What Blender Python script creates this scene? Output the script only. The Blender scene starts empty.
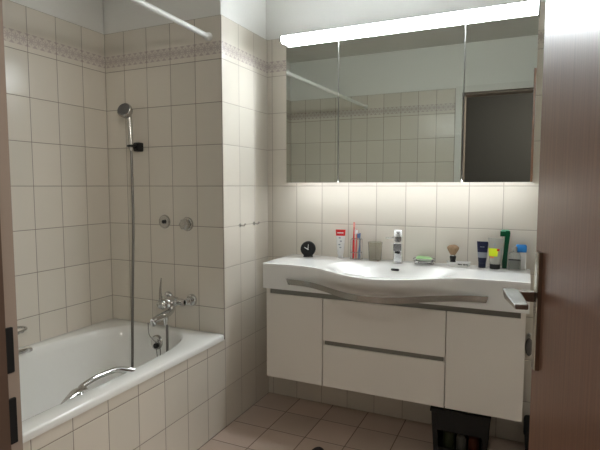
import bpy, bmesh, math, random
from math import sin, cos, pi, radians as R
from mathutils import Vector, Matrix
random.seed(4)
C = bpy.context.scene.collection
SC = bpy.context.scene

# ------------------------------------------------------------------ materials
def new_mat(name):
    m = bpy.data.materials.new(name); m.use_nodes = True
    nt = m.node_tree
    return m, nt, nt.nodes['Principled BSDF']

def mat(name, col, rough=.5, metal=0, trans=0, ior=1.45, alpha=1, noise=.04, nscale=30, bump=0, coat=0):
    m, nt, b = new_mat(name)
    N, L = nt.nodes, nt.links
    b.inputs['Roughness'].default_value = rough
    b.inputs['Metallic'].default_value = metal
    b.inputs['Transmission Weight'].default_value = trans
    b.inputs['IOR'].default_value = ior
    b.inputs['Coat Weight'].default_value = coat
    b.inputs['Coat Roughness'].default_value = .1
    tc = N.new('ShaderNodeTexCoord')
    n = N.new('ShaderNodeTexNoise'); n.inputs['Scale'].default_value = nscale; n.inputs['Detail'].default_value = 3
    L.new(tc.outputs['Object'], n.inputs['Vector'])
    mx = N.new('ShaderNodeMix'); mx.data_type = 'RGBA'
    mx.inputs['A'].default_value = (*[c*(1-noise) for c in col], 1)
    mx.inputs['B'].default_value = (*[min(1, c*(1+noise)) for c in col], 1)
    L.new(n.outputs['Fac'], mx.inputs['Factor']); L.new(mx.outputs['Result'], b.inputs['Base Color'])
    if bump:
        bp = N.new('ShaderNodeBump'); bp.inputs['Strength'].default_value = bump; bp.inputs['Distance'].default_value = .002
        L.new(n.outputs['Fac'], bp.inputs['Height']); L.new(bp.outputs['Normal'], b.inputs['Normal'])
    return m

def emit(name, col, s):
    m = bpy.data.materials.new(name); m.use_nodes = True; nt = m.node_tree
    for n in list(nt.nodes): nt.nodes.remove(n)
    o = nt.nodes.new('ShaderNodeOutputMaterial'); e = nt.nodes.new('ShaderNodeEmission')
    e.inputs['Color'].default_value = (*col, 1); e.inputs['Strength'].default_value = s
    nt.links.new(e.outputs[0], o.inputs[0]); return m

def tile_mat(name, axis, off, base, grout, tw=.15, th=.2, voff=0., border=False, rough=.22, g=.0026, var=.05):
    """ceramic tiles laid in a grid; axis = which world axes run along u and v"""
    m, nt, b = new_mat(name); N, L = nt.nodes, nt.links
    geo = N.new('ShaderNodeNewGeometry'); sep = N.new('ShaderNodeSeparateXYZ'); L.new(geo.outputs['Position'], sep.inputs[0])
    def M(op, a, c=None, d=None):
        n = N.new('ShaderNodeMath'); n.operation = op
        for i, v in enumerate((a, c, d)):
            if v is None: continue
            if isinstance(v, (int, float)): n.inputs[i].default_value = v
            else: L.new(v, n.inputs[i])
        return n.outputs[0]
    u = M('SUBTRACT', sep.outputs[axis[0]], off); v = M('SUBTRACT', sep.outputs[axis[1]], voff)
    us = M('DIVIDE', u, tw); vs = M('DIVIDE', v, th)
    uf = M('FRACT', us); vf = M('FRACT', vs)
    du = M('MULTIPLY', M('MINIMUM', uf, M('SUBTRACT', 1, uf)), tw)
    dv = M('MULTIPLY', M('MINIMUM', vf, M('SUBTRACT', 1, vf)), th)
    d = M('MINIMUM', du, dv)
    mask = N.new('ShaderNodeMapRange'); mask.inputs['From Min'].default_value = g*.35; mask.inputs['From Max'].default_value = g*.75
    L.new(d, mask.inputs['Value'])
    # every tile a slightly different firing
    cb = N.new('ShaderNodeCombineXYZ'); L.new(M('FLOOR', us), cb.inputs[0]); L.new(M('FLOOR', vs), cb.inputs[1]); cb.inputs[2].default_value = off*7+1
    wn = N.new('ShaderNodeTexWhiteNoise'); L.new(cb.outputs[0], wn.inputs['Vector'])
    nz = N.new('ShaderNodeTexNoise'); nz.inputs['Scale'].default_value = 9; nz.inputs['Detail'].default_value = 4; L.new(geo.outputs['Position'], nz.inputs['Vector'])
    fac = M('ADD', M('MULTIPLY', wn.outputs['Value'], .6), M('MULTIPLY', nz.outputs['Fac'], .4))
    tc = N.new('ShaderNodeMix'); tc.data_type = 'RGBA'
    tc.inputs['A'].default_value = (base[0]*(1-var), base[1]*(1-var), base[2]*(1-var*1.2), 1)
    tc.inputs['B'].default_value = (base[0]*(1+var), base[1]*(1+var*.7), base[2]*(1+var*.6), 1)
    L.new(fac, tc.inputs['Factor']); col = tc.outputs['Result']
    if border:
        z = sep.outputs[2]
        inb = M('MULTIPLY', M('GREATER_THAN', z, 1.824), M('LESS_THAN', z, 1.882))
        x_ = M('MULTIPLY', M('SUBTRACT', M('FRACT', M('DIVIDE', u, .0375)), .5), .0375)
        y_ = M('SUBTRACT', z, 1.853)
        arms = M('MINIMUM', M('MINIMUM', M('ABSOLUTE', x_), M('ABSOLUTE', y_)), M('MULTIPLY', M('MINIMUM', M('ABSOLUTE', M('SUBTRACT', x_, y_)), M('ABSOLUTE', M('ADD', x_, y_))), .707))
        r2 = M('SQRT', M('ADD', M('MULTIPLY', x_, x_), M('MULTIPLY', y_, y_)))
        star = M('MULTIPLY', M('LESS_THAN', arms, .0026), M('LESS_THAN', r2, .0185))
        corner = M('LESS_THAN', M('ADD', M('SUBTRACT', .01875, M('ABSOLUTE', x_)), M('SUBTRACT', .027, M('ABSOLUTE', y_))), .012)
        side = M('LESS_THAN', M('SUBTRACT', .01875, M('ABSOLUTE', x_)), .0016)
        pt = M('MAXIMUM', M('MAXIMUM', star, corner), side)
        pf = M('MULTIPLY', inb, M('ADD', M('MULTIPLY', pt, .33), .12))
        pm = N.new('ShaderNodeMix'); pm.data_type = 'RGBA'; L.new(pf, pm.inputs['Factor']); L.new(col, pm.inputs['A'])
        pm.inputs['B'].default_value = (.30, .205, .235, 1); col = pm.outputs['Result']
    gm = N.new('ShaderNodeMix'); gm.data_type = 'RGBA'; L.new(mask.outputs[0], gm.inputs['Factor'])
    gm.inputs['A'].default_value = (*grout, 1); L.new(col, gm.inputs['B'])
    L.new(gm.outputs['Result'], b.inputs['Base Color'])
    rm = N.new('ShaderNodeMapRange'); L.new(mask.outputs[0], rm.inputs['Value'])
    rm.inputs['To Min'].default_value = .85; rm.inputs['To Max'].default_value = rough; L.new(rm.outputs[0], b.inputs['Roughness'])
    hm = N.new('ShaderNodeMapRange'); hm.interpolation_type = 'SMOOTHSTEP'; hm.inputs['From Max'].default_value = .005
    L.new(d, hm.inputs['Value'])
    hh = M('ADD', hm.outputs[0], M('MULTIPLY', nz.outputs['Fac'], .35))
    bp = N.new('ShaderNodeBump'); bp.inputs['Strength'].default_value = .5; bp.inputs['Distance'].default_value = .0015
    L.new(hh, bp.inputs['Height']); L.new(bp.outputs['Normal'], b.inputs['Normal'])
    return m

TB = (.755, .71, .63); GR = (.27, .22, .18); GL = (.42, .36, .31)
m_tl = tile_mat('tiles_left', (1, 2), -.452, TB, GR, border=True)
m_tp = tile_mat('tiles_pillar_front', (0, 2), -.003, TB, GR, border=True)
m_ts = tile_mat('tiles_pillar_side', (1, 2), -.298, TB, GL, border=True)
m_tb = tile_mat('tiles_back', (0, 2), .030, TB, GL, border=True)
m_tf = tile_mat('tiles_front', (0, 2), .02, TB, GR, border=True)
m_tr = tile_mat('tiles_right', (1, 2), .0, TB, GR, border=True)
m_ta = tile_mat('tiles_apron', (1, 2), -.449, TB, GR, border=False)
m_floor = tile_mat('tiles_floor', (0, 1), .0, (.54, .43, .36), (.19, .14, .11), tw=.2, th=.2, voff=.02, rough=.35, g=.004, var=.1)
m_paint = mat('wall_paint', (.88, .875, .84), .75, bump=.25, nscale=120, noise=.02)
m_ceil = mat('ceiling_paint', (.74, .73, .69), .8, noise=.02)
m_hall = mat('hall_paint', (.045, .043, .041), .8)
m_frame = mat('jamb_brown', (.32, .26, .22), .4, noise=.03)  # jamb, browner and darker than the casing
m_casing = mat('casing_paint', (.80, .79, .75), .35)
m_white = mat('acrylic_enamel', (.90, .90, .87), .12, coat=.3, noise=.01)
m_ceramic = mat('washbasin_ceramic', (.92, .92, .90), .1, coat=.4, noise=.01)
m_cab = mat('lacquered_front', (.84, .80, .74), .3, noise=.012, nscale=5)
m_carc = mat('cabinet_carcass', (.84, .80, .74), .4, noise=.012)
m_alu = mat('brushed_aluminium', (.36, .36, .34), .35, metal=1)
m_recess = mat('grip_strip_grey', (.23, .225, .20), .35, metal=.6)
m_chrome = mat('chrome', (.66, .66, .66), .07, metal=1, noise=.01)
m_chromed = mat('dull_chrome', (.52, .51, .49), .22, metal=1, noise=.02)
m_steel = mat('satin_steel', (.50, .46, .41), .22, metal=1)
m_mirror = mat('mirror_glass', (.72, .75, .69), .0, metal=1, noise=0)
m_black = mat('black_plastic', (.006, .006, .006), .5)
m_blackm = mat('black_matt', (.006, .006, .006), .7)
m_whitep = mat('white_plastic', (.82, .82, .80), .3)
m_red = mat('red_plastic', (.72, .02, .02), .3)
m_blue = mat('blue_plastic', (.03, .26, .72), .3)
m_bluegrey = mat('grey_blue_plastic', (.12, .2, .38), .3)
m_green = mat('green_plastic', (.0, .085, .03), .3)
m_greenl = mat('mint_plastic', (.2, .6, .4), .3)
m_navy = mat('navy_tube', (.010, .014, .045), .3)
m_silver = mat('grey_print', (.30, .32, .36), .35, metal=.3)
m_tubeg = mat('translucent_grey_tube', (.50, .50, .46), .25, trans=.25)
m_yell = mat('neon_yellow_sticker', (.72, .85, .02), .4)
m_orange = mat('orange_print', (.85, .25, .08), .4)
m_soap = mat('green_soap', (.42, .72, .33), .35)
m_bristle = mat('badger_bristle', (.33, .22, .13), .8, noise=.45, nscale=260, bump=.6)
m_bwhite = mat('bristle_pale', (.55, .45, .33), .8, noise=.3, nscale=200)
m_smoke = mat('smoked_plastic', (.80, .79, .74), .04, trans=1, ior=1.25)
m_glass = mat('clear_glass', (.85, .87, .84), .05, trans=.8)
m_label = mat('grey_label', (.17, .18, .16), .4)
m_hand = mat('clock_hand_white', (.85, .85, .83), .5)
m_hose = mat('metal_hose', (.22, .21, .20), .35, metal=.8, noise=.3, nscale=300)
m_sponge = mat('grey_sponge', (.20, .19, .18), .9, bump=.6, nscale=200)
m_led = emit('led_diffuser', (.90, .96, 1.0), 9.3)
m_led2 = emit('led_strip', (.95, .98, 1.0), 4.1)

def wood_mat():
    m, nt, b = new_mat('walnut_veneer'); N, L = nt.nodes, nt.links
    tc = N.new('ShaderNodeTexCoord'); mp = N.new('ShaderNodeMapping'); mp.inputs['Scale'].default_value = (60, 60, 1.6)
    L.new(tc.outputs['Object'], mp.inputs['Vector'])
    n = N.new('ShaderNodeTexNoise'); n.inputs['Scale'].default_value = 2.2; n.inputs['Detail'].default_value = 8; n.inputs['Roughness'].default_value = .65
    L.new(mp.outputs[0], n.inputs['Vector'])
    r = N.new('ShaderNodeValToRGB'); r.color_ramp.elements[0].position = .3; r.color_ramp.elements[1].position = .72
    r.color_ramp.elements[0].color = (.15, .058, .028, 1); r.color_ramp.elements[1].color = (.24, .105, .055, 1)
    L.new(n.outputs['Fac'], r.inputs[0]); L.new(r.outputs[0], b.inputs['Base Color'])
    b.inputs['Roughness'].default_value = .45; b.inputs['Coat Weight'].default_value = .42; b.inputs['Coat Roughness'].default_value = .27
    bp = N.new('ShaderNodeBump'); bp.inputs['Strength'].default_value = .25; bp.inputs['Distance'].default_value = .001
    L.new(n.outputs['Fac'], bp.inputs['Height']); L.new(bp.outputs['Normal'], b.inputs['Normal'])
    return m
m_wood = wood_mat()

# ------------------------------------------------------------------ mesh helpers
def obj(name, bm, m, parent=None, smooth=False, bevel=0, seg=2, auto=False):
    bmesh.ops.recalc_face_normals(bm, faces=bm.faces)
    me = bpy.data.meshes.new(name); bm.to_mesh(me); bm.free()
    for x in (m if isinstance(m, (list, tuple)) else [m]): me.materials.append(x)
    o = bpy.data.objects.new(name, me); C.objects.link(o)
    if parent: o.parent = parent
    if bevel:
        md = o.modifiers.new('bevel', 'BEVEL'); md.width = bevel; md.segments = seg; md.limit_method = 'ANGLE'; md.angle_limit = R(40)
        md.harden_normals = True
    if smooth or bevel:
        for p in me.polygons: p.use_smooth = True
    if smooth and not bevel:
        # keep sharp creases sharp
        b2 = bmesh.new(); b2.from_mesh(me)
        for e in b2.edges:
            if len(e.link_faces) == 2 and e.calc_face_angle(0) > R(42): e.smooth = False
        b2.to_mesh(me); b2.free()
    return o
def thing(name, label, cat, loc=(0, 0, 0), group=None, rz=0):
    o = bpy.data.objects.new(name, None); C.objects.link(o); o.location = loc; o.rotation_euler = (0, 0, rz)
    o.empty_display_size = .03
    tag(o, label, cat, group); return o
def tag(o, label, cat, group=None):
    o['label'] = label; o['category'] = cat
    if group: o['group'] = group
    return o
def struct(o): o['kind'] = 'structure'; return o

def box(bm, x0, x1, y0, y1, z0, z1, mi=0):
    vs = [bm.verts.new((x, y, z)) for x in (x0, x1) for y in (y0, y1) for z in (z0, z1)]
    for f in ((0, 1, 3, 2), (4, 6, 7, 5), (0, 4, 5, 1), (2, 3, 7, 6), (0, 2, 6, 4), (1, 5, 7, 3)):
        fc = bm.faces.new([vs[i] for i in f]); fc.material_index = mi
    return bm
def bx(*a): return box(bmesh.new(), *a)
def loft(bm, rings, cap=True, close=True, mi=0):
    vr = [[bm.verts.new(p) for p in r] for r in rings]
    n = len(vr[0])
    for a, b in zip(vr, vr[1:]):
        for i in range(n if close else n-1):
            j = (i+1) % n
            f = bm.faces.new((a[i], a[j], b[j], b[i])); f.material_index = mi
    if cap:
        for r in (vr[0], vr[-1]):
            try: bm.faces.new(r).material_index = mi
            except ValueError: pass
    return bm
def lathe(bm, prof, n=24, origin=(0, 0, 0), axis='Z', cap=True):
    """prof = [(radius, height)]"""
    o = Vector(origin); rings = []
    for r, h in prof:
        ring = []
        for i in range(n):
            a = 2*pi*i/n; c, s = r*cos(a), r*sin(a)
            v = {'Z': (c, s, h), 'X': (h, c, s), 'Y': (c, h, s)}[axis]
            ring.append(o+Vector(v))
        rings.append(ring)
    return loft(bm, rings, cap)
def cat_rom(pts, k=8):
    P = [Vector(p) for p in pts]; P = [2*P[0]-P[1]]+P+[2*P[-1]-P[-2]]; out = []
    for i in range(1, len(P)-2):
        a, b, c, d = P[i-1:i+3]
        for j in range(k):
            t = j/k; out.append(.5*((2*b)+(c-a)*t+(2*a-5*b+4*c-d)*t*t+(3*b-a-3*c+d)*t**3))
    out.append(P[-2]); return out
def tube(bm, pts, rad, n=10, smoothk=0, closed=False, rz=None):
    """rad: number or list; rz = flattened second radius factor"""
    P = cat_rom(pts, smoothk) if smoothk else [Vector(p) for p in pts]
    if isinstance(rad, (int, float)): rr = [rad]*len(P)
    else:
        rr = []
        for i in range(len(P)):
            t = i/(len(P)-1)*(len(rad)-1); k = min(int(t), len(rad)-2); rr.append(rad[k]+(rad[k+1]-rad[k])*(t-k))
    rings = []; up = None
    for i, p in enumerate(P):
        if closed: t = (P[(i+1) % len(P)]-P[i-1]).normalized()
        else: t = (P[min(i+1, len(P)-1)]-P[max(i-1, 0)]).normalized()
        if up is None: up = Vector((0, 0, 1)) if abs(t.z) < .9 else Vector((1, 0, 0))
        up = (up-t*up.dot(t)).normalized(); s = t.cross(up)
        rings.append([p+(up*cos(2*pi*k/n)*(rz or 1)+s*sin(2*pi*k/n))*rr[i] for k in range(n)])
    if closed: rings.append(rings[0])
    loft(bm, rings, cap=not closed)
    if closed: bmesh.ops.remove_doubles(bm, verts=bm.verts, dist=1e-6)
    return bm
def rrect(x0, x1, y0, y1, r, z, k=5):
    pts = []
    for cx, cy, a0 in ((x1-r, y1-r, 0), (x0+r, y1-r, 90), (x0+r, y0+r, 180), (x1-r, y0+r, 270)):
        for i in range(k+1):
            a = R(a0+90*i/k); pts.append((cx+r*cos(a), cy+r*sin(a), z))
    return pts
def superell(cx, cy, a, b, n, z, N=96):
    out = []
    for i in range(N):
        t = 2*pi*(i+.5)/N; c, s = cos(t), sin(t)
        out.append((cx+a*math.copysign(abs(c)**(2/n), c), cy+b*math.copysign(abs(s)**(2/n), s), z))
    return out

# ------------------------------------------------------------------ the room
XL, XR, YF, ZC, ZT = -.733, 1.72, -2.12, 2.355, 2.0
IN = .006                                   # plaster stands a little behind the tile face
def wall(name, tiles, upper, m1, m2=None):
    bm = bmesh.new()
    for b in tiles: box(bm, *b, 0)
    for b in upper: box(bm, *b, 1)
    return struct(obj(name, bm, [m1, m2 or m_paint]))
wall('wall_left', [(XL-.12, XL, YF, -.45, 0, ZT)], [(XL-.12, XL-IN, YF, -.45, ZT, ZC)], m_tl)
# the boxed-in shaft at the tap end of the bath: front and side carry their own tile joints
bm = bmesh.new()
box(bm, XL-.12, -.0005, -.45, -.445, 0, ZT, 0)
box(bm, -.008, 0, -.4495, -.0, 0, ZT, 2)
box(bm, XL-.12, -IN, -.45+IN, 0, ZT, ZC, 1)
box(bm, XL-.12, -.008, -.445, 0, 0, ZT, 1)
struct(obj('wall_shaft', bm, [m_tp, m_paint, m_ts]))
wall('wall_back', [(XL-.12, XR+.12, 0, .12, 0, ZT)], [(XL-.12, XR+.12, IN, .12, ZT, ZC)], m_tb)
wall('wall_right', [(XR, XR+.12, YF, 0, 0, ZT)], [(XR+IN, XR+.12, YF, 0, ZT, ZC)], m_tr)
DX0, DX1, DH, YO = .83, 1.50, 1.955, -2.27       # door opening
wall('wall_front', [(XL-.12, DX0-.03, YO, YF, 0, ZT), (DX1+.03, XR+.12, YO, YF, 0, ZT)],
     [(XL-.12, DX0-.03, YO, YF-IN, ZT, ZC), (DX1+.03, XR+.12, YO, YF-IN, ZT, ZC), (DX0-.03, DX1+.03, YO, YF-IN, DH+.03, ZC)], m_tf)
struct(obj('floor', bx(XL-.12, XR+.12, YO, .12, -.1, 0), m_floor))
struct(obj('ceiling', bx(XL-.12, XR+.12, YO, .12, ZC, ZC+.1), m_ceil))
wall('wall_apron', [(-.06, 0, YF, -.45, 0, .4465)], [], m_ta)
# hallway outside the door, where the picture is taken from
HX0, HX1, HY = -.1, 2.5, -3.9
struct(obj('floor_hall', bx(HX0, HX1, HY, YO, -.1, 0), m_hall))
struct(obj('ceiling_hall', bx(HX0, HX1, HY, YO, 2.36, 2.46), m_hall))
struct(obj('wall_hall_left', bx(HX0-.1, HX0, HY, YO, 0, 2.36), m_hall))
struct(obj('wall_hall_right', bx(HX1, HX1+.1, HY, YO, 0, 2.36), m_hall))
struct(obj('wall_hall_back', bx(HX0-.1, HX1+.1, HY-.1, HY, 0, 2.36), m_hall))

# door frame with its two strike openings
fr = bpy.data.objects.new('trim_1', None); C.objects.link(fr); fr.location = (DX0, YF, 0); struct(fr)
def surround(name, prof, m):
    bm = bmesh.new()
    loft(bm, [[(DX0-d, y, 0) for d, y in prof], [(DX0-d, y, DH+d) for d, y in prof], [(DX1+d, y, DH+d) for d, y in prof], [(DX1+d, y, 0) for d, y in prof]])
    o = obj(name, bm, m, fr); o.matrix_parent_inverse = Matrix.Translation(fr.location).inverted(); return o
surround('jamb', [(-.011, YO), (-.011, YF-.03), (0, YF-.03), (0, YF+.016), (.003, YF+.016), (.003, YF-.001), (.0295, YF-.001), (.0295, YO)], m_frame)
surround('casing', [(.0032, YF), (.0032, YF+.016), (.018, YF+.016), (.018, YF+.012), (.055, YF+.012), (.055, YF)], m_casing)['label'] = 'off-white casing'
o = obj('seal', bx(DX0-.001, DX0+.002, YF-.0295, YF+.0015, 0, DH-.002), mat('brown_rubber', (.10, .062, .045), .6), fr); o['label'] = 'brown rubber seal'
o.matrix_parent_inverse = Matrix.Translation(fr.location).inverted()
for z0, z1 in ((1.003, 1.052), (.925, .975)):
    o = obj('strike_opening', bx(DX0-.001, DX0+.0028, YF+.001, YF+.0095, z0, z1), m_blackm, fr, bevel=.001)
    o.matrix_parent_inverse = Matrix.Translation(fr.location).inverted(); o['label'] = 'black strike opening in the jamb'

# door leaf, standing open towards the washbasin
H = Vector((1.486, -2.098)); E_ = Vector((1.345, -1.395)); LEN = (E_-H).length
dr = bpy.data.objects.new('door_1', None); C.objects.link(dr); struct(dr)
dr.location = (H.x, H.y, .008); dr.rotation_euler = (0, 0, math.atan2(E_.y-H.y, E_.x-H.x))
obj('door_leaf', bx(0, LEN, -.04, 0, 0, 1.945), m_wood, dr, bevel=.002)
bm = bmesh.new()      # long chamfered handle plate
px0, px1 = LEN-.058, LEN-.020
prof = [(px0, 0), (px0, .007), (px0+.002, .009), (px1-.018, .009), (px1-.001, .003), (px1, .0015), (px1, 0)]
loft(bm, [[(x, y, .849) for x, y in prof], [(x, y, 1.071) for x, y in prof]])
hp = obj('handle_plate', bm, m_steel, dr); hp['label'] = 'satin steel handle plate'
bm = bmesh.new(); hz = .986; hx = LEN-.039
loft(bm, [rr for rr in [[(hx+a*.010, .009, hz+b*.010) for a, b in ((-1, -1), (1, -1), (1, 1), (-1, 1))],
                        [(hx+a*.009, .034, hz+b*.009) for a, b in ((-1, -1), (1, -1), (1, 1), (-1, 1))],
                        [(hx+a*.011, .048, hz+b*.009) for a, b in ((-1, -1), (1, -1), (1, 1), (-1, 1))]]])
hx = LEN-.039
hl = obj('handle_lever', bm, m_steel, dr, bevel=.002)
bm = bmesh.new()
loft(bm, [[(hx+.012, .035, hz-.009), (hx+.012, .060, hz-.009), (hx+.012, .063, hz+.011), (hx+.012, .035, hz+.011)],
          [(hx-.04, .035, hz-.006), (hx-.04, .061, hz-.006), (hx-.04, .064, hz+.007), (hx-.04, .035, hz+.008)],
          [(hx-.095, .038, hz-.005), (hx-.095, .059, hz-.005), (hx-.095, .061, hz+.004), (hx-.095, .038, hz+.005)]])
obj('grip', bm, m_chromed, hl, bevel=.002)
bm = bmesh.new()
for z in (.25, 1.70): lathe(bm, [(.007, 0), (.007, .08)], 12, (-.004, -.044, z))
obj('hinge', bm, m_steel, dr, smooth=True)

# ------------------------------------------------------------------ bathtub
bm = bmesh.new()
ocx, ocy, oa, ob = (XL+.006)/2, (YF-.45)/2, (.006-XL)/2-.0005, (-.45-YF)/2-.001
cx, cy = -.368, -1.288
rings = [superell(ocx, ocy, oa, ob, 60, .434), superell(ocx, ocy, oa, ob, 60, .452), superell(ocx, ocy, oa-.003, ob-.003, 55, .459),
         superell(ocx, ocy, oa-.009, ob-.009, 50, .462), 
         superell(cx, cy, .302, .785, 3.6, .462), superell(cx, cy, .296, .779, 3.6, .460), superell(cx, cy, .289, .771, 3.6, .450),
         superell(cx, cy, .283, .760, 3.5, .42), superell(cx, cy+.01, .272, .738, 3.4, .33), superell(cx, cy+.03, .258, .70, 3.2, .23),
         superell(cx, cy+.05, .243, .655, 3.0, .15), superell(cx, cy+.06, .225, .62, 3.0, .105), superell(cx, cy+.07, .195, .58, 2.8, .085),
         superell(cx, cy+.07, .13, .46, 2.5, .078), superell(cx, cy+.07, .05, .25, 2.2, .074)]
loft(bm, rings, cap=False)
bm.faces.new(bm.verts[-96:]) if False else None
bm.verts.ensure_lookup_table(); bm.faces.new([bm.verts[i] for i in range(len(bm.verts)-96, len(bm.verts))])
tub = thing('bathtub', 'white built-in bathtub with a tiled front, below the shower handset', 'bathtub', (cx, cy, .462))
def at(o, par):        # built in world coordinates, then handed to its thing
    o.matrix_parent_inverse = Matrix.LocRotScale(par.location, par.rotation_euler, par.scale).inverted(); return o
at(obj('tub_shell', bm, m_white, tub, smooth=True), tub)
# supporting feet under the shell
# grip bars on both long sides
def grip(sx, y0=-1.0, y1=-1.335):
    X = lambda d: cx+sx*d
    bm = bmesh.new()
    pts = [(X(.303), y0-.005, .457), (X(.290), y0-.025, .466), (X(.268), y0-.06, .476), (X(.258), y0-.12, .476), (X(.257), y0-.17, .473), (X(.265), y0-.22, .468), (X(.285), y0-.245, .462), (X(.297), y0-.255, .452)]
    tube(bm, pts, [.015, .013, .011, .010, .010, .011, .012, .013], 14, 6)
    g = at(obj('grip_bar', bm, m_chrome, tub, smooth=True), tub)
    bm = bmesh.new()   # pointed foot plate
    pts = [(X(.278), y0-.225, .466), (X(.284), y0-.26, .470), (X(.296), y0-.30, .468), (X(.309), y0-.345, .464)]
    tube(bm, pts, [.021, .020, .012, .002], 14, 5, rz=.4)
    pl = obj('grip_foot', bm, m_chrome, g, smooth=True); pl.matrix_parent_inverse = g.matrix_parent_inverse.copy() if False else Matrix()
    return g
grip(1)
grip(-1)
# overflow cover on the tap end
bm = bmesh.new()
lathe(bm, [(.004, -.016), (.030, -.016), (.036, -.010), (.037, 0)], 28, (0, 0, 0), 'Y')
ov = at(obj('overflow_cover', bm, m_chromed, tub, smooth=True), tub)
ov.matrix_parent_inverse = Matrix(); ov.location = (cx+.012-cx, -.528-cy, .395-.462); ov.rotation_euler = (R(-8), 0, 0)
bm = bmesh.new(); lathe(bm, [(.011, -.03), (.013, -.028), (.013, -.016)], 16, (0, 0, 0), 'Y')
k = obj('overflow_knob', bm, m_black, ov, smooth=True); k['label'] = 'black knob'; k.location = (.01, 0, -.014)
bm = bmesh.new(); lathe(bm, [(.004, .006), (.028, .006), (.032, .002), (.032, 0)], 28)
dn = obj('drain_cover', bm, m_chromed, tub, smooth=True); dn.location = (0, .48, .0775-.462)
# beaded chain of the plug
bm = bmesh.new()
tube(bm, [(-.300, -.655, .548), (-.300, -.65, .49), (-.312, -.60, .44), (-.335, -.562, .43), (-.352, -.548, .41), (-.345, -.55, .375), (-.325, -.565, .345), (-.30, -.575, .36), (-.296, -.58, .40), (-.305, -.58, .435), (-.315, -.575, .44)], .0022, 6, 5)
tag(obj('plug_chain', bm, m_hose, smooth=True), 'thin bath plug chain looping below the bath spout', 'chain')

tub.location.z += .013
# ------------------------------------------------------------------ bath mixer
mx = thing('bath_mixer', 'chrome single-lever bath mixer on the tiled wall above the tub', 'tap', (-.270, -.45, .625))
def loc(bm, name, m, par, **k): return obj(name, bm, m, par, **k)
for s in (-1, 1):
    bm = bmesh.new()
    lathe(bm, [(.031, 0), (.031, -.004), (.026, -.012), (.018, -.014)], 26, (s*.075, 0, 0), 'Y')
    loc(bm, 'wall_rosette', m_chrome, mx, smooth=True)
    bm = bmesh.new(); lathe(bm, [(.015, -.014), (.017, -.022), (.017, -.042), (.014, -.045), (.014, -.06)], 20, (s*.075, 0, 0), 'Y')
    lathe(bm, [(.014, -.0), (.0145, .02), (.008, .025)], 18, (s*.075, -.055, -.002), 'X') if s < 0 else lathe(bm, [(.008, -.025), (.0145, -.02), (.014, 0)], 18, (s*.075, -.055, -.002), 'X')
    loc(bm, 'connector', m_chrome, mx, smooth=True)
bm = bmesh.new()
lathe(bm, [(.012, -.075), (.017, -.072), (.019, -.05), (.017, -.045), (.017, -.03), (.024, -.022), (.025, 0), (.024, .022), (.017, .03), (.017, .045), (.019, .05), (.017, .072), (.012, .075)], 24, (0, -.058, -.002), 'X')
loc(bm, 'mixer_body', m_chrome, mx, smooth=True)
bm = bmesh.new()
lathe(bm, [(.024, -.05), (.026, -.085), (.027, -.105), (.024, -.115), (.018, -.122)], 26, (0, 0, .0), 'Y')
loc(bm, 'cartridge', m_chrome, mx, smooth=True)
bm = bmesh.new()
lathe(bm, [(.015, -.118), (.024, -.124), (.026, -.138), (.020, -.150), (.008, -.155)], 26, (-.003, 0, .0), 'Y')
tube(bm, [(-.003, -.142, .008), (-.002, -.147, .05), (.001, -.148, .09), (.004, -.145, .132)], [.0125, .0085, .006, .0035], 12, 5, rz=.5)
loc(bm, 'lever', m_chromed, mx, smooth=True)
bm = bmesh.new()
tube(bm, [(0, -.06, -.015), (0, -.072, -.045), (0, -.11, -.056), (0, -.17, -.062), (0, -.212, -.068)], [.019, .019, .019, .018, .015], 16, 5, rz=.75)
lathe(bm, [(.012, -.024), (.0135, -.020), (.0135, 0), (.006, .004)], 18, (0, -.203, -.066))
loc(bm, 'spout', m_chrome, mx, smooth=True)
bm = bmesh.new(); lathe(bm, [(.009, -.045), (.010, -.03), (.014, -.02), (.014, 0)], 18, (0, -.115, -.062))
loc(bm, 'diverter', m_chrome, mx, smooth=True)

# ------------------------------------------------------------------ shower handset, holder and hose
hs = thing('shower_holder', 'black wall bracket holding the shower handset', 'shower bracket', (-.508, -.45, 1.402))
bm = bmesh.new()
loft(bm, [[(x, 0, z) for x, y, z in rrect(-.020, .020, -.024, .022, .007, 0) for z in (y,)], [(x, -.028, z) for x, y, z in rrect(-.020, .020, -.024, .022, .007, 0) for z in (y,)],
          [(x, -.034, z) for x, y, z in rrect(-.016, .016, -.020, .018, .007, 0) for z in (y,)]])
obj('bracket_plate', bm, m_black, hs, smooth=True)
bm = bmesh.new()
tube(bm, [(0, -.03, -.003), (.012, -.055, -.003)], [.013, .011], 14)
pts = [(.006+.0165*cos(a), -.072+.0165*sin(a), .0) for a in [R(75-i*30) for i in range(11)]]
tube(bm, pts, .0055, 8)
obj('bracket_clip', bm, m_black, hs, smooth=True)
hd = thing('shower_handset', 'chrome hand shower with round grey head hanging in the black bracket', 'shower head', (-.502, -.522, 1.375))
bm = bmesh.new()
tube(bm, [(0, 0, 0), (0, 0, .05), (-.002, -.001, .11), (-.006, -.003, .165), (-.010, -.006, .19)], [.0085, .0105, .0125, .0135, .015], 16, 5)
obj('handle', bm, m_chromed, hd, smooth=True)
bm = bmesh.new()
lathe(bm, [(.004, .030), (.022, .026), (.034, .012), (.038, -.004), (.037, -.014), (.033, -.019)], 30, (0, 0, 0), 'Y')
he = obj('head', bm, m_chromed, hd, smooth=True); he.location = (-.012, -.020, .200); he.rotation_euler = (R(-22), 0, R(12))
bm = bmesh.new()
lathe(bm, [(.033, -.019), (.031, -.0205), (.002, -.0215)], 30, (0, 0, 0), 'Y')
for q, nn in ((.010, 6), (.018, 11), (.026, 16)):
    for i in range(nn): lathe(bm, [(.0014, -.0205), (.0009, -.0235)], 6, (q*cos(2*pi*i/nn), 0, q*sin(2*pi*i/nn)), 'Y')
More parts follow.
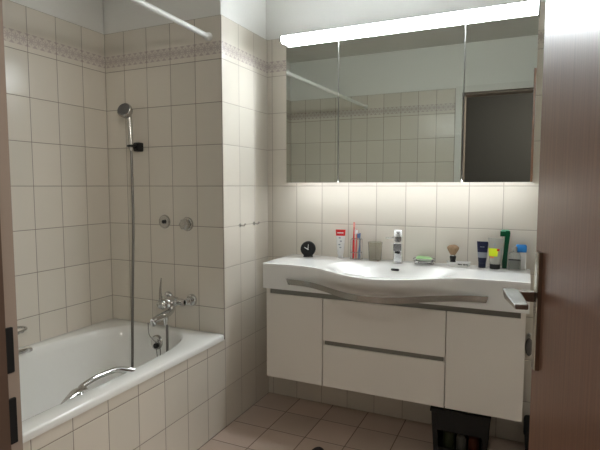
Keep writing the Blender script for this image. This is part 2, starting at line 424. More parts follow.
fp = obj('spray_plate', bm, mat('spray_face_grey', (.16, .155, .15), .45), he, smooth=True); fp['label'] = 'grey spray plate with nozzles'
bm = bmesh.new()
tube(bm, [(-.502, -.522, 1.377), (-.500, -.523, 1.25), (-.490, -.535, 1.0), (-.478, -.56, .75), (-.466, -.585, .48), (-.462, -.60, .25), (-.455, -.63, .115), (-.43, -.70, .094), (-.36, -.74, .092), (-.30, -.70, .094), (-.272, -.62, .12), (-.264, -.577, .22), (-.262, -.567, .40), (-.262, -.565, .518)], .0065, 10, 8)
tag(obj('shower_hose', bm, m_hose, smooth=True), 'grey metal shower hose hanging from the handset into the tub', 'hose')

# valves on the shaft
def valve(x, z, label, kind):
    v = thing('stop_valve', label, 'valve', (x, -.45, z), 'concealed valves above the bath mixer')
    bm = bmesh.new(); lathe(bm, [(.035, 0), (.0355, -.004), (.032, -.010), (.023, -.012), (.016, -.010 if kind == 0 else -.014)], 30, (0, 0, 0), 'Y')
    obj('rosette', bm, m_chromed, v, smooth=True)
    if kind == 0:
        bm = bmesh.new(); lathe(bm, [(.009, -.010), (.0095, -.0165), (.002, -.017)], 18, (0.002, 0, 0), 'Y'); obj('spindle', bm, m_black, v, smooth=True)['label'] = 'black spindle'
    else:
        bm = bmesh.new(); 
        rings = []
        for h, rr_ in ((-.012, .020), (-.02, .027), (-.034, .026), (-.038, .019)):
            rings.append([((rr_*(1+.06*cos(6*a)))*cos(a), h, (rr_*(1+.06*cos(6*a)))*sin(a)) for a in [2*pi*i/36 for i in range(36)]])
        loft(bm, rings); obj('knob', bm, m_chromed, v, smooth=True)
valve(-.357, 1.018, 'round chrome valve plate with a black centre, left of the two on the shaft', 0)
valve(-.214, 1.010, 'round fluted chrome valve knob, right of the two on the shaft', 1)

# towel hooks on the side of the shaft
for i, (y, l) in enumerate(((-.302, 'small chrome towel hook on the shaft side, nearer the bathtub'), (-.160, 'small chrome towel hook on the shaft side, nearer the washbasin'))):
    h = thing('towel_hook', l, 'hook', (0, y, 1.0), 'towel hooks on the shaft side')
    bm = bmesh.new(); lathe(bm, [(.010, 0), (.010, .003), (.007, .005)], 18, (0, 0, 0), 'X'); obj('hook_plate', bm, m_chromed, h, smooth=True)
    bm = bmesh.new(); tube(bm, [(.004, 0, 0), (.018, 0, -.002), (.028, 0, .001), (.033, 0, .009)], [.004, .0035, .0035, .0045], 10, 4); obj('peg', bm, m_chromed, h, smooth=True)

# soap holder ring on the left wall
sh = thing('soap_holder', 'chrome ring-shaped soap holder on the left wall above the tub edge', 'soap holder', (XL, -1.10, .575))
bm = bmesh.new(); lathe(bm, [(.020, 0), (.020, .004), (.014, .010), (.008, .022)], 22, (0, 0, 0), 'X'); obj('wall_plate', bm, m_chromed, sh, smooth=True)
bm = bmesh.new(); pts = [(.066+.048*cos(2*pi*i/28), .075*sin(2*pi*i/28), .004) for i in range(28)]; tube(bm, pts, .0055, 8, closed=True)
obj('ring', bm, m_chromed, sh, smooth=True)
bm = bmesh.new()
for q in (-.05, -.025, 0, .025, .05):
    w = .048*math.sqrt(1-(q/.075)**2)
    tube(bm, [(.066-w, q, .003), (.066-w*.6, q, -.010), (.066, q, -.014), (.066+w*.6, q, -.010), (.066+w, q, .003)], .002, 6, 3)
obj('wire_basket', bm, m_chromed, sh, smooth=True)

# shower curtain rod
rd = thing('curtain_rod', 'white shower curtain rod running along the outer edge of the bath', 'rod', (-.069, -.45, 1.906))
bm = bmesh.new(); tube(bm, [(0, -.002, 0), (.078, -1.668, -.006)], .0125, 16); obj('rod', bm, m_whitep, rd, smooth=True)
for p, a in (((0, 0, 0), -1), ((.078, -1.67, -.006), 1)):
    bm = bmesh.new(); lathe(bm, [(.020, 0), (.020, a*.005), (.016, a*.02), (.0127, a*.024)], 22, p, 'Y'); obj('end_flange', bm, m_whitep, rd, smooth=True)

# ------------------------------------------------------------------ washbasin
VX0, VX1, VZ = .160, 1.352, .824
VC = .756; YS = -.352
def bulge(x):
    d = abs(x-VC)/.41
    return 0 if d >= 1 else .185*cos(d*pi/2)**2
def yfront(x): return YS-bulge(x)
def deck(x, y):
    a, b = .283, .208
    r = math.hypot((x-.768)/a, (y+.268)/b)
    t = max(0, min(1, (1.0-r)/.62)); s = t*t*(3-2*t)
    e = max(0, min(1, (1.06-r)/.06)) * max(0, min(1, (r-.94)/.06))
    return VZ-.105*s-.003*min(1, max(0, (1.04-r)/.05))
bm = bmesh.new(); nx, ny = 150, 70
g = []
for i in range(nx+1):
    x = VX0+(VX1-VX0)*i/nx; col = []
    for j in range(ny+1):
        y = (yfront(x)+.006)*j/ny; col.append(bm.verts.new((x, y, deck(x, y))))
    # rounded front edge and the tapering underside
    yf = yfront(x); b_ = bulge(x)
    for (dy, z) in ((.0015, VZ-.0015), (0, VZ-.006)): col.append(bm.verts.new((x, yf+dy, z)))
    for k in range(1, 13):
        t = k/12; z = VZ-.006-(.118)*t
        s = 0 if t < .12 else (1-cos((t-.12)/.88*pi))/2
        col.append(bm.verts.new((x, yf+b_*s, z)))
    col.append(bm.verts.new((x, 0, VZ-.124)))
    g.append(col)
for a, b in zip(g, g[1:]):
    for k in range(len(a)-1): bm.faces.new((a[k], b[k], b[k+1], a[k+1]))
    bm.faces.new((a[-1], b[-1], b[0], a[0]))
bm.faces.new(g[0]); bm.faces.new(g[-1])
wb = thing('washbasin', 'wide white ceramic washbasin counter with a bulging front, under the mirror cabinet', 'washbasin', (VC, -.18, VZ-.124))
at(obj('basin_top', bm, m_ceramic, wb, smooth=True), wb)
bm = bmesh.new()   # overflow slot
loft(bm, [[(x, y, z) for x, z, y in rrect(-.020, .020, -.006, .006, .0055, 0.0)], [(x, -.003, z) for x, z, y in rrect(-.020, .020, -.006, .006, .0055, 0.0)]])
osl = obj('overflow_slot', bm, m_black, wb, smooth=True); osl['label'] = 'dark overflow slot'
osl.location = (.757-VC, -.104+.18, deck(.757, -.104)-VZ+.124); osl.rotation_euler = (R(-38), 0, 0)
bm = bmesh.new(); lathe(bm, [(.003, .006), (.026, .005), (.031, .001), (.031, -.004)], 26)
dc = obj('drain_cap', bm, m_chrome, wb, smooth=True); dc.location = (.768-VC, -.268+.18, deck(.768, -.268)-VZ+.124+.002)
# towel rail curved along the front
bm = bmesh.new(); rings = []
X0, X1 = .292, 1.200
n = 70; R0, R1 = .728, .756
path = [(X0+.004, YS-.001)]
for i in range(n+1):
    x = X0+(X1-X0)*i/n; path.append((x, yfront(x)*1-.010-.014*sin(pi*i/n)**.5))
path.append((X1-.004, YS-.001))
path = [(x, min(y, YS-.001)) for x, y in path]
for i, (x, y) in enumerate(path):
    a = path[max(i-1, 0)]; b = path[min(i+1, len(path)-1)]
    tx, ty = b[0]-a[0], b[1]-a[1]; l = math.hypot(tx, ty); nx_, ny_ = -ty/l, tx/l
    rings.append([(x+nx_*.009, y+ny_*.009, R0), (x+nx_*.014, y+ny_*.014, R0), (x+nx_*.005, y+ny_*.005, R1), (x, y, R1)])
loft(bm, rings)
at(obj('towel_rail', bm, mat('rail_steel', (.42, .42, .40), .18, metal=1), wb, bevel=.0012, seg=3), wb)['label'] = 'curved chrome rail'

# vanity cabinet
vc = thing('vanity_cabinet', 'beige wall-hung vanity cabinet under the white washbasin', 'cabinet', (VC, -.17, .255))
CX0, CX1, CF = .177, 1.340, -.347
Z0, Z1 = .255, .700
bm = bmesh.new()
box(bm, CX0, CX0+.018, CF, -.002, Z0+.42, Z1); box(bm, CX1-.018, CX1, CF, -.002, Z0+.42, Z1)
box(bm, CX0, CX0+.018, CF+.019, -.002, Z0, Z0+.42); box(bm, CX1-.018, CX1, CF+.019, -.002, Z0, Z0+.42)
box(bm, CX0+.018, CX1-.018, CF+.02, -.002, Z0, Z0+.018)
box(bm, CX0+.018, CX1-.018, CF+.03, -.002, Z1-.018, Z1)
box(bm, CX0+.018, CX1-.018, -.012, -.002, Z0+.018, Z1-.018)
box(bm, .466, .482, CF+.02, -.012, Z0+.018, Z1-.018); box(bm, 1.028, 1.044, CF+.02, -.012, Z0+.018, Z1-.018)
at(obj('carcass', bm, m_carc, vc), vc)
at(obj('grip_strip', bx(CX0+.0185, CX1-.0185, CF+.008, CF+.028, Z1-.030, Z1-.0005), m_recess, vc), vc)['label'] = 'dark metal grip strip'
at(obj('grip_strip', bx(.483, 1.027, CF+.010, CF+.020, .448, .482), m_recess, vc), vc)['label'] = 'dark metal grip strip'
for nm, a, b, c, d in (('door', CX0, .4725, Z0, .675), ('door', 1.0385, CX1, Z0, .675), ('drawer', .4765, 1.0345, .476, .675), ('drawer', .4765, 1.0345, Z0, .454)):
    at(obj(nm, bx(a, b, CF, CF+.018, c, d), m_cab, vc, bevel=.001), vc)

# mirror cabinet
MX0, MX1, MY, MZ0, MZ1 = .191, 1.348, -.150, 1.216, 1.914
mc = thing('mirror_cabinet', 'wide three-door mirror cabinet on the wall above the washbasin', 'mirror cabinet', (.77, -.08, MZ0))
bm = bmesh.new()
box(bm, MX0, MX1, MY+.020, 0, MZ0+.010, MZ1)
box(bm, MX0, MX0+.006, MY+.020, 0, MZ0, MZ0+.010); box(bm, MX1-.006, MX1, MY+.020, 0, MZ0, MZ0+.010)
at(obj('carcass', bm, m_whitep, mc, bevel=.001), mc)
for a, b in ((MX0, .4730), (.4770, 1.0590), (1.0630, MX1)):
    bm = bmesh.new(); box(bm, a, b, MY+.005, MY+.0195, MZ0+.001, MZ1)
    d = at(obj('mirror_door', bm, m_whitep, mc), mc)
    bm = bmesh.new(); box(bm, a+.0005, b-.0005, MY, MY+.0049, MZ0+.0015, MZ1-.0005)
    p = obj('mirror_pane', bm, m_mirror, d)
# light fitting on top and LED strip beneath
lf = thing('mirror_light', 'long glowing LED light bar along the top of the mirror cabinet', 'lamp', (.77, -.11, MZ1))
LX0, LX1 = .182, 1.352
cap = [(-.10, 1.916), (-.160, 1.9155), (-.180, 1.911), (-.192, 1.912), (-.202, 1.919), (-.206, 1.930), (-.205, 1.942), (-.198, 1.949), (-.06, 1.949), (-.06, 1.916)]
for a, b in ((LX0, LX0+.007), (LX1-.007, LX1)):
    bm = bmesh.new(); loft(bm, [[(a, y, z) for y, z in cap], [(b, y, z) for y, z in cap]])
    at(obj('end_cap', bm, m_alu, lf), lf)['label'] = 'dark metal end cap'
def prism(pts, x0, x1): return loft(bmesh.new(), [[(x0, y, z) for y, z in pts], [(x1, y, z) for y, z in pts]])
dif = [(-.152, 1.9165), (-.160, 1.9165), (-.180, 1.914), (-.190, 1.9145), (-.200, 1.921), (-.204, 1.931), (-.203, 1.940), (-.196, 1.9455), (-.152, 1.9455)]
at(obj('diffuser', prism(dif, LX0+.0075, LX1-.0075), m_led, lf), lf)['label'] = 'glowing white diffuser'
at(obj('housing', prism([(-.147, 1.916), (-.147, 1.946), (-.184, 1.946), (-.184, 1.948), (-.062, 1.948), (-.062, 1.916)], LX0+.0075, LX1-.0075), m_alu, lf), lf)
us = obj('led_strip', bx(MX0+.008, MX1-.008, -.1275, -.1175, MZ0+.0022, MZ0+.0098), m_led2)
tag(us, 'thin LED strip under the mirror cabinet lighting the tiles behind the basin', 'lamp')

# ------------------------------------------------------------------ tap
m_tapc = mat('polished_chrome', (.86, .87, .88), .2, metal=1, noise=.01)
tp = thing('basin_tap', 'tall square chrome basin tap at the back of the washbasin', 'tap', (.757, -.052, VZ), rz=R(12))
bm = bmesh.new()
loft(bm, [rrect(-.024, .024, -.024, .024, .006, 0), rrect(-.0225, .0225, -.023, .023, .006, .01), rrect(-.021, .021, -.022, .022, .006, .105), rrect(-.0215, .0215, -.022, .022, .006, .128)])
obj('tap_body', bm, m_tapc, tp, smooth=True)
bm = bmesh.new()
def rr_yz(y, z0, z1, hw, r=.005): return [(a, y, b) for a, b, _ in rrect(-hw, hw, z0, z1, r, 0)]
loft(bm, [rr_yz(-.018, .060, .112, .0205), rr_yz(-.060, .062, .112, .0205), rr_yz(-.108, .066, .108, .020), rr_yz(-.113, .069, .105, .018)])
sp = obj('spout', bm, m_tapc, tp, smooth=True)
bm = bmesh.new(); lathe(bm, [(.011, .068), (.013, .058), (.009, .058)], 18, (0, -.100, 0)); obj('aerator', bm, m_black, sp, smooth=True)
bm = bmesh.new()
loft(bm, [rrect(-.0205, .0205, -.021, .021, .006, .1285), rrect(-.021, .021, -.024, .022, .006, .140), rrect(-.021, .021, -.028, .021, .006, .158), rrect(-.017, .017, -.024, .017, .006, .1635)])
lv = obj('lever_head', bm, m_tapc, tp, smooth=True)
bm = bmesh.new(); tube(bm, [(-.019, -.012, .124), (-.040, -.020, .121), (-.060, -.028, .121)], [.0045, .0035, .003], 10, 4); obj('pull_rod', bm, m_chromed, tp, smooth=True)

# ------------------------------------------------------------------ things on the basin
Z = VZ+.0002
# clock
ck = thing('table_clock', 'small round black table clock with white hands at the left end of the basin', 'clock', (.276, -.062, Z), rz=R(20))
bm = bmesh.new(); lathe(bm, [(.030, -.020), (.037, -.019), (.040, -.014), (.040, .010), (.036, .016)], 36, (0, 0, .042), 'Y'); obj('case', bm, m_black, ck, smooth=True)
bm = bmesh.new(); loft(bm, [rrect(-.026, .026, -.018, .016, .004, 0), rrect(-.022, .022, -.016, .014, .004, .012)]); obj('foot', bm, m_black, ck, smooth=True)
bm = bmesh.new(); lathe(bm, [(.0355, -.0192), (.002, -.0205)], 36, (0, 0, .042), 'Y'); f = obj('clock_face', bm, m_blackm, ck)
def hand(ang, l, w):
    bm = bmesh.new(); a = R(ang); d = Vector((sin(a), 0, cos(a))); s = Vector((cos(a), 0, -sin(a)))
    o = Vector((0, -.0212, .042))
    loft(bm, [[o+s*w-d*.004, o-s*w-d*.004, o-s*w*.6+d*l, o+s*w*.6+d*l], [v+Vector((0, -.0009, 0)) for v in (o+s*w-d*.004, o-s*w-d*.004, o-s*w*.6+d*l, o+s*w*.6+d*l)]])
    obj('hand', bm, m_hand, ck)['label'] = 'white clock hand'
hand(-62, .022, .0032); hand(6, .026, .0021)
# toothpaste
def tubeshape(bm, z0, z1, r0, wtop, ttop=.002, n=28, s0=1.):
    rings = []
    for k in range(9):
        t = k/8; zz = z0+(z1-z0)*t; hw = r0+(wtop-r0)*t**.8; ht = r0*s0*(1-t)**.8+ttop*t
        rings.append([(hw*cos(2*pi*i/n), ht*sin(2*pi*i/n), zz) for i in range(n)])
    return rings
tpst = thing('toothpaste', 'white toothpaste tube with a red top, standing on its cap right of the clock', 'toothpaste', (.453, -.045, Z), rz=R(10))
bm = bmesh.new(); lathe(bm, [(.012, 0), (.0135, .002), (.0125, .020), (.011, .021)], 24); obj('cap', bm, m_whitep, tpst, smooth=True)
rg = tubeshape(bm, .021, .150, .0155, .026) if False else tubeshape(None, .021, .150, .0155, .026)
bm = bmesh.new(); loft(bm, rg[:7]); tb = obj('tube', bm, m_whitep, tpst, smooth=True)
bm = bmesh.new(); loft(bm, rg[6:]); rt = obj('red_end', bm, m_red, tpst, smooth=True); rt['label'] = 'red printed end'
bm = bmesh.new(); box(bm, -.016, .016, -.0066, -.0058, .131, .1355); obj('print', bm, m_hand, rt)['label'] = 'white lettering'
bm = bmesh.new()
for q, (xx, zz) in enumerate(((-.002, .105), (.004, .088), (-.003, .070), (.002, .055))): box(bm, xx-.005, xx+.005, -.0168, -.0135, zz, zz+.006)
obj('print', bm, m_silver, tb)['label'] = 'grey print'
# toothbrush stand
rk = thing('toothbrush_stand', 'small chrome wire toothbrush stand between the toothpaste and the tumbler', 'toothbrush holder', (.541, -.048, Z))
bm = bmesh.new(); loft(bm, [rrect(-.031, .031, -.020, .020, .008, 0), rrect(-.031, .031, -.020, .020, .008, .004)]); obj('base', bm, m_chromed, rk, smooth=True)
bm = bmesh.new()
for a in (-1, 1):
    for b in (-1, 1): tube(bm, [(a*.027, b*.016, .003), (a*.025, b*.014, .105)], .0017, 8)
for zz, kk in ((.105, 1), (.035, 1.04)):
    pts = [(x*kk, y*kk, zz) for x, y, _ in rrect(-.026, .026, -.015, .015, .007, 0)]; tube(bm, pts, .0017, 6, closed=True)
tube(bm, [(0, -.015, .105), (0, .015, .105)], .0016, 6); tube(bm, [(0, -.0155, .035), (0, .0155, .035)], .0016, 6)
obj('wire_frame', bm, m_chromed, rk, smooth=True)
def brush(x, y, lean, h, hm, bmats, label, rz=0):
    o = thing('toothbrush', label, 'toothbrush', (x, y, Z+.0045), 'toothbrushes in the wire stand', rz)
    bm = bmesh.new(); tube(bm, [(0, 0, 0.001), (lean*.3, 0, h*.3), (lean*.6, .002, h*.6), (lean*.85, 0, h*.82), (lean, 0, h)], [.004, .0055, .004, .0028, .0042], 10, 5); hd_ = obj('handle', bm, hm, o, smooth=True)
    bm = bmesh.new(); loft(bm, [[(lean+a*.005, b, zz) for a, b in ((-1, -.015), (1, -.015), (1, -.002), (-1, -.002))] for zz in (h-.024, h-.002)])
    obj('bristles', bm, bmats, o)
m_pink = mat('pink_bristle', (.85, .35, .30), .6)
brush(.528, -.056, .002, .186, m_red, m_pink, 'taller red toothbrush leaning in the wire stand', R(20))
brush(.536, -.040, .004, .150, mat('pale_red_plastic', (.75, .20, .16), .3), m_whitep, 'shorter pale red toothbrush close behind the taller red one', R(-10))
brush(.556, -.050, .006, .132, m_bluegrey, m_bluegrey, 'short blue-headed toothbrush at the right of the wire stand', R(-35))
# tumbler
cup = thing('tumbler', 'smoky translucent tumbler left of the basin tap', 'tumbler', (.641, -.052, Z))
bm = bmesh.new(); lathe(bm, [(.002, 0), (.029, 0), (.031, .003), (.0365, .095), (.0345, .095), (.0292, .008), (.002, .006)], 36, cap=True); obj('cup', bm, m_smoke, cup, smooth=True)
# soap dish
sd = thing('soap_dish', 'low chrome wire soap dish right of the basin tap', 'soap dish', (.888, -.058, Z))
bm = bmesh.new()
for zz, kk in ((.026, 1.0), (.014, .95), (.002, .86)):
    pts = [(x*kk, y*kk, zz) for x, y, _ in rrect(-.050, .050, -.034, .034, .020, 0)]; tube(bm, pts, .002, 6, closed=True)
for i in range(9):
    x = -.038+.0095*i; tube(bm, [(x, -.033, .025), (x*.9, -.028, .004), (x*.9, .028, .004), (x, .033, .025)], .0014, 6)
obj('wires', bm, m_chromed, sd, smooth=True)
bm = bmesh.new(); loft(bm, [rrect(-.036, .036, -.022, .022, .016, .0055), rrect(-.043, .043, -.027, .027, .018, .0155)]); obj('tray', bm, m_black, sd, smooth=True)['label'] = 'black insert'
bm = bmesh.new()
loft(bm, [rrect(-.030, .030, -.017, .017, .012, .0), rrect(-.038, .038, -.024, .024, .018, .006), rrect(-.038, .038, -.024, .024, .018, .013), rrect(-.028, .028, -.016, .016, .012, .020)])
so = tag(obj('soap_bar', bm, m_soap, smooth=True), 'pale green bar of soap lying in the wire dish', 'soap'); so.location = (.886, -.058, Z+.0165); so.rotation_euler = (0, R(4), R(6))
# shaving tray
ty = thing('shaving_tray', 'white oblong ceramic tray with dark lettering, under the shaving brush', 'tray', (1.046, -.055, Z))
bm = bmesh.new()
loft(bm, [rrect(-.045, .045, -.019, .019, .006, 0), rrect(-.054, .056, -.025, .025, .008, .021), rrect(-.052, .054, -.023, .023, .007, .021), rrect(-.045, .045, -.017, .017, .005, .006)])
obj('dish', bm, m_ceramic, ty, smooth=True)
bm = bmesh.new()
for i, w in enumerate((.005, .004, .004, .001, .005, .004, .004, .003)):
    x = .000+i*.006
    box(bm, x, x+w, -.0245, -.0232, .009+(.001 if i % 3 == 0 else 0), .015)
lt = obj('lettering', bm, m_black, ty); lt['label'] = 'dark lettering'; lt.rotation_euler = (R(0), 0, 0)
sb = thing('shaving_brush', 'shaving brush with black handle and brown bristles on the white tray', 'shaving brush', (1.020, -.055, Z+.0065))
bm = bmesh.new(); lathe(bm, [(.013, 0), (.0145, .003), (.012, .018), (.0145, .034), (.0145, .040), (.011, .042)], 26); obj('handle', bm, m_black, sb, smooth=True)
bm = bmesh.new(); lathe(bm, [(.0105, .041), (.011, .046), (.0095, .047)], 22); obj('collar', bm, m_chromed, sb, smooth=True)
bm = bmesh.new(); rings = []; rnd = random.Random(3); nn = 40
for h, r_ in ((.046, .010), (.055, .016), (.066, .0235), (.076, .027), (.083, .026), (.089, .019), (.092, .008)):
    rings.append([((r_*(1+rnd.uniform(-.07, .07)))*cos(2*pi*i/nn), (r_*(1+rnd.uniform(-.07, .07)))*sin(2*pi*i/nn), h+rnd.uniform(-.001, .001)) for i in range(nn)])
loft(bm, rings)
for i in range(160):
    a = rnd.uniform(0, 2*pi); q = rnd.uniform(0, 1)**.5; r1 = .026*q; zt = .094-.012*q*q+rnd.uniform(-.002, .003)
    tube(bm, [(.5*r1*cos(a), .5*r1*sin(a), .06), (r1*1.04*cos(a), r1*1.04*sin(a), zt)], [.0009, .0004], 4)
obj('bristles', bm, m_bristle, sb, smooth=True)
# navy tube
nv = thing('cosmetic_tube', 'dark navy tube with a grey band, standing right of the shaving tray', 'tube', (1.150, -.050, Z), 'toiletries at the right end of the basin', R(-3))
rg = tubeshape(None, .022, .121, .0165, .0255, s0=.9)
bm = bmesh.new(); lathe(bm, [(.0155, 0), (.0165, .002), (.0168, .022), (.015, .0225)], 26); obj('cap', bm, m_navy, nv, smooth=True)
bm = bmesh.new(); loft(bm, rg[:3]); obj('tube_lower', bm, m_navy, nv, smooth=True)
bm = bmesh.new(); loft(bm, rg[2:5]); obj('band', bm, m_silver, nv, smooth=True)['label'] = 'grey band'
bm = bmesh.new(); loft(bm, rg[4:]); tu = obj('tube_upper', bm, m_navy, nv, smooth=True)
bm = bmesh.new()
for i in range(5): box(bm, -.010+i*.004, -.0075+i*.004, -.0085, -.0065, .095, .0985)
obj('lettering', bm, m_silver, tu)['label'] = 'pale lettering'
# grey tube with neon sticker
gt = thing('cosmetic_tube', 'translucent grey tube with a neon yellow sticker and black cap', 'tube', (1.206, -.062, Z), 'toiletries at the right end of the basin', R(-4))
rg = tubeshape(None, .022, .140, .0225, .033, s0=.75)
bm = bmesh.new(); loft(bm, [[(a, b*.8, c) for a, b, c in r_] for r_ in [[(q*cos(2*pi*i/28), q*sin(2*pi*i/28), h) for i in range(28)] for q, h in ((.021, 0), (.0225, .002), (.0232, .022), (.0215, .0225))]]); obj('cap', bm, m_black, gt, smooth=True)['label'] = 'black cap'
bm = bmesh.new(); loft(bm, rg); tg = obj('tube', bm, m_tubeg, gt, smooth=True)
def patch(a0, a1, z0, z1, dy=.0007):
    bm = bmesh.new(); F, B = [], []
    for k in range(7):
        t0 = z0+(z1-z0)*k/6; t = (t0-.022)/.118
        hw = .0225+(.033-.0225)*t**.8; ht = .0225*.75*(1-t)**.8+.002*t
        F.append([((hw)*cos(a0+(a1-a0)*i/10), (ht)*sin(a0+(a1-a0)*i/10)-dy, t0) for i in range(11)])
    vs = [[bm.verts.new(p) for p in r_] for r_ in F]; vb = [[bm.verts.new((p[0], p[1]+.0006, p[2])) for p in r_] for r_ in F]
    for r1, r2 in zip(vs, vs[1:]):
        for i in range(10): bm.faces.new((r1[i], r1[i+1], r2[i+1], r2[i]))
    return bm
obj('sticker', patch(R(180), R(295), .058, .094, .0014), m_yell, tg)['label'] = 'neon yellow sticker'
obj('sticker', patch(R(285), R(310), .083, .092, .0022), m_red, tg)['label'] = 'small red spot'
obj('print', patch(R(215), R(262), .051, .057, .0014), m_orange, tg)['label'] = 'orange print'
obj('print', patch(R(262), R(272), .098, .118, .0014), m_silver, tg)['label'] = 'grey print'
# green razor-like brush in the back
gn = thing('toothbrush', 'tall green toothbrush with a hooked mint-topped head, behind the grey tube', 'toothbrush', (1.243, -.026, Z))
bm = bmesh.new()
secs = []
for h, w, d, xx in ((0, .010, .007, .002), (.03, .011, .007, .002), (.07, .009, .006, .005), (.12, .010, .006, .009), (.160, .011, .006, .012), (.172, .010, .006, .012)):
    secs.append([(xx+a, b, h) for a, b, _ in rrect(-w, w, -d, d, .004, 0)])
loft(bm, secs); obj('handle', bm, m_green, gn, smooth=True)
bm = bmesh.new(); loft(bm, [[(x, a, b) for a, b, _ in rrect(-.006, .006, -.012, .012, .004, 0)] for x in (-.020, .004)]); h_ = obj('head', bm, m_green, gn, smooth=True); h_.location = (0, 0, .158)
bm = bmesh.new(); loft(bm, [rrect(-.018, .020, -.005, .005, .004, .1695), rrect(-.014, .017, -.004, .004, .0035, .177)]); obj('top', bm, m_greenl, gn, smooth=True)['label'] = 'mint green top'
# perfume bottle
pb = thing('perfume_bottle', 'small clear glass bottle with a grey lower half and silver cap', 'bottle', (1.287, -.062, Z), 'toiletries at the right end of the basin')
bm = bmesh.new()
loft(bm, [rrect(-.024, .024, -.012, .012, .004, 0), rrect(-.0265, .0265, -.0135, .0135, .005, .004), rrect(-.0265, .0265, -.0135, .0135, .005, .062), rrect(-.020, .020, -.011, .011, .005, .078), rrect(-.009, .009, -.008, .008, .005, .083)])
gb = obj('glass', bm, m_glass, pb, smooth=True)
bm = bmesh.new(); loft(bm, [rrect(-.0225, .0225, -.0146, .0142, .004, .006), rrect(-.0225, .0225, -.0146, .0142, .004, .046)]); obj('label_band', bm, m_label, pb, smooth=True)['label'] = 'grey label'
bm = bmesh.new(); box(bm, -.024, .024, -.0152, -.0148, .0455, .0505); obj('stripe', bm, m_black, pb)['label'] = 'black stripe'
bm = bmesh.new(); lathe(bm, [(.008, .083), (.010, .086), (.010, .104), (.008, .106)], 20); obj('cap', bm, m_alu, pb, smooth=True)
# blue capped white box-bottle
bb = thing('lotion_bottle', 'slim white bottle with a bright blue cap at the right end of the basin', 'bottle', (1.316, -.034, Z), 'toiletries at the right end of the basin')
bm = bmesh.new(); loft(bm, [rrect(-.018, .018, -.008, .008, .005, 0), rrect(-.019, .019, -.009, .009, .005, .003), rrect(-.018, .018, -.009, .009, .005, .074), rrect(-.012, .012, -.007, .007, .005, .079)]); obj('body', bm, m_whitep, bb, smooth=True)
bm = bmesh.new(); loft(bm, [rrect(-.023, .018, -.012, .012, .006, .079), rrect(-.025, .020, -.014, .013, .006, .084), rrect(-.025, .020, -.014, .013, .006, .108), rrect(-.022, .016, -.010, .010, .005, .113)]); obj('cap', bm, m_blue, bb, smooth=True)['label'] = 'bright blue cap'

# ------------------------------------------------------------------ under and beside the vanity
bk = thing('basket', 'black open-fronted storage crate on the floor below the vanity cabinet', 'basket', (1.095, -.185, .0))
bm = bmesh.new()
w, d, h = .112, .105, .225
loft(bm, [rrect(-w*.87, w*.87, -d*.9, d*.9, .012, .001), rrect(-w*.87, w*.87, -d*.9, d*.9, .012, .010)])
for sx in (-1, 1):
    for sy in (-1, 1): loft(bm, [[(sx*w*.87+a*.010, sy*d*.88+b*.010, .002) for a, b in ((-1, -1), (1, -1), (1, 1), (-1, 1))], [(sx*w*.98+a*.011, sy*d*.96+b*.010, h*.97) for a, b in ((-1, -1), (1, -1), (1, 1), (-1, 1))]])
for sx in (-1, 1):
    loft(bm, [[(sx*w*.90, -d*.88, .004), (sx*w*.90, d*.88, .004), (sx*w*.87, d*.88, .004), (sx*w*.87, -d*.88, .004)], [(sx*w, -d*.95, h), (sx*w, d*.95, h), (sx*w*.97, d*.95, h), (sx*w*.97, -d*.95, h)]])
loft(bm, [[(-w*.88, d*.9, .004), (w*.88, d*.9, .004), (w*.88, d*.87, .004), (-w*.88, d*.87, .004)], [(-w, d, h), (w, d, h), (w, d*.97, h), (-w, d*.97, h)]])
box(bm, -w*.98, w*.98, -d*.99, -d*.93, .125, h); box(bm, -w*.88, w*.88, -d*.93, -d*.87, .004, .045)
obj('crate_body', bm, m_black, bk)
bm = bmesh.new()
for a, b, c, d2 in ((-w*1.12, w*1.12, -d*1.1, -d*.97), (-w*1.12, w*1.12, d*.97, d*1.1), (-w*1.12, -w*.99, -d*.97, d*.97), (w*.99, w*1.12, -d*.97, d*.97)): box(bm, a, b, c, d2, h-.016, h)
obj('crate_rim', bm, m_black, bk, bevel=.002)
for x, y, r_, hh, m_, l in ((-.052, -.04, .026, .125, mat('olive_plastic', (.035, .042, .02), .4), 'dull green bottle at the left in the black crate'),
                            (.004, -.045, .022, .105, mat('grey_white_plastic', (.11, .105, .09), .4), 'pale grey bottle in the middle of the black crate'),
                            (.055, -.038, .024, .115, mat('rust_plastic', (.09, .025, .012), .4), 'reddish bottle at the right in the black crate')):
    o = thing('bottle', l, 'bottle', (1.095+x, -.185+y, .0105), 'bottles in the black crate')
    bm = bmesh.new(); lathe(bm, [(r_*.9, 0), (r_, .004), (r_, hh*.72), (r_*.45, hh*.84)], 20); obj('body', bm, m_, o, smooth=True)
    bm = bmesh.new(); lathe(bm, [(r_*.5, hh*.84), (r_*.5, hh), (r_*.4, hh*1.01)], 16); obj('cap', bm, m_black, o, smooth=True)
# black bin in the corner behind the door
wbn = thing('waste_bin', 'black bin on the floor right of the vanity, mostly hidden by the door', 'bin', (1.455, -.115, 0))
bm = bmesh.new(); loft(bm, [rrect(-.095, .095, -.085, .085, .02, .001), rrect(-.103, .103, -.092, .092, .022, .135), ]); obj('bin_body', bm, m_blackm, wbn, smooth=True)
bm = bmesh.new(); loft(bm, [rrect(-.107, .107, -.096, .096, .022, .1355), rrect(-.104, .104, -.094, .094, .022, .148), rrect(-.06, .06, -.05, .05, .022, .165)]); obj('lid', bm, m_blackm, wbn, smooth=True)
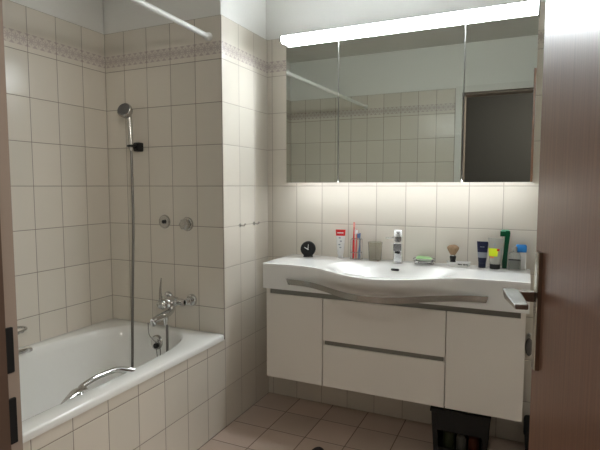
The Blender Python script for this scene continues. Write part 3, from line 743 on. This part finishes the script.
# dark sponge hanging beside the vanity
spg = thing('bath_sponge', 'dark grey sponge hanging on the tiles between vanity and door', 'sponge', (1.360, 0, .515))
bm = bmesh.new(); rings = []
for k in range(13):
    t = k/12; r_ = max(.0015, .017*sin(pi*t)**.45) if 0 < t < 1 else .0015
    rings.append([(r_*cos(2*pi*i/16), -.021+r_*sin(2*pi*i/16), -.005-.085*t) for i in range(16)])
loft(bm, rings); obj('sponge_body', bm, m_sponge, spg, smooth=True)
bm = bmesh.new(); lathe(bm, [(.009, 0), (.009, -.003), (.004, -.006), (.003, -.024)], 14, (0, 0, .004), 'Y'); tube(bm, [(0, -.021, .006), (0, -.021, -.008)], .0012, 6); obj('peg', bm, m_chromed, spg, smooth=True)
# slipper toe at the bottom of the picture
sl = thing('slipper', 'dark slipper on the floor tiles in front of the vanity', 'slipper', (.545, -.605, 0), rz=R(10))
def foot(z, k, N=36):
    pts = []
    for i in range(N):
        a = 2*pi*i/N; y = .125*sin(a); wv = .040*(1+.18*sin(a)) * k
        pts.append((wv*math.copysign(abs(cos(a))**.8, cos(a)), y*(.5+.5*k if k < 1 else 1), z))
    return pts
bm = bmesh.new(); loft(bm, [foot(.0008, .94), foot(.004, 1), foot(.016, 1), foot(.019, .96)]); obj('sole', bm, m_black, sl, smooth=True)
bm = bmesh.new(); rings = []
for j in range(10):
    y = .118-.095*j/9; hw = .040*math.sqrt(max(.02, 1-((y-.02)/.102)**2))*1.02; hh = .014+.030*sin(min(1, (j+.4)/7)*pi/2)
    rings.append([(hw*cos(pi*i/12), y, .018+hh*sin(pi*i/12)) for i in range(13)])
loft(bm, rings, close=False, cap=False); u_ = obj('upper', bm, mat('slipper_fabric', (.022, .018, .017), .8), sl, smooth=True)
md = u_.modifiers.new('s', 'SOLIDIFY'); md.thickness = .003

# ------------------------------------------------------------------ light, camera
w = bpy.data.worlds.new('world'); SC.world = w; w.use_nodes = True
w.node_tree.nodes['Background'].inputs[0].default_value = (.9, .85, .8, 1); w.node_tree.nodes['Background'].inputs[1].default_value = .0
cl_ = thing('fill_ceiling_lamp', 'added unseen flat round fill lamp on the ceiling in the hallway just outside the bathroom door', 'lamp', (1.15, -3.0, 2.36))  # out of view, added as fill through the doorway for the lower room
bm = bmesh.new(); lathe(bm, [(.20, 0), (.20, -.012), (.19, -.016)], 36); obj('base', bm, m_alu, cl_, smooth=True)
bm = bmesh.new(); lathe(bm, [(.19, -.016), (.185, -.04), (.15, -.06), (.03, -.068)], 36); obj('shade', bm, emit('fill_ceiling_glow', (1, .93, .84), 5.5), cl_, smooth=True)
# unseen globe added behind and right of the photographer as fill light
hl_ = thing('fill_hall_globe', 'added unseen globe fill lamp on a short wall arm in the hallway behind the camera', 'lamp', (2.5, -3.0, 1.90))
bm = bmesh.new(); lathe(bm, [(.06, 0), (.06, -.015), (.012, -.02), (.012, -.18)], 24, (0, 0, 0), 'X'); obj('wall_arm', bm, m_alu, hl_, smooth=True)
bm = bmesh.new(); bmesh.ops.create_uvsphere(bm, u_segments=28, v_segments=16, radius=.14); o = obj('globe', bm, emit('fill_globe_glow', (1, .93, .82), 18), hl_, smooth=True); o.location = (-.32, 0, 0)

cam = bpy.data.cameras.new('camera'); co = bpy.data.objects.new('camera', cam); C.objects.link(co)
yaw, pitch = .4303, -.0798
co.location = (1.3236, -2.4488, 1.2017)
co.rotation_euler = (pi/2+pitch, 0, yaw)
cam.sensor_width = 36; cam.lens = 491.22/600*36; cam.clip_start = .02
SC.camera = co
SC.view_settings.view_transform = 'Standard'; SC.view_settings.look = 'None'
SC.view_settings.gamma = 1; SC.view_settings.use_curve_mapping = False
SC.view_settings.exposure = 2.42
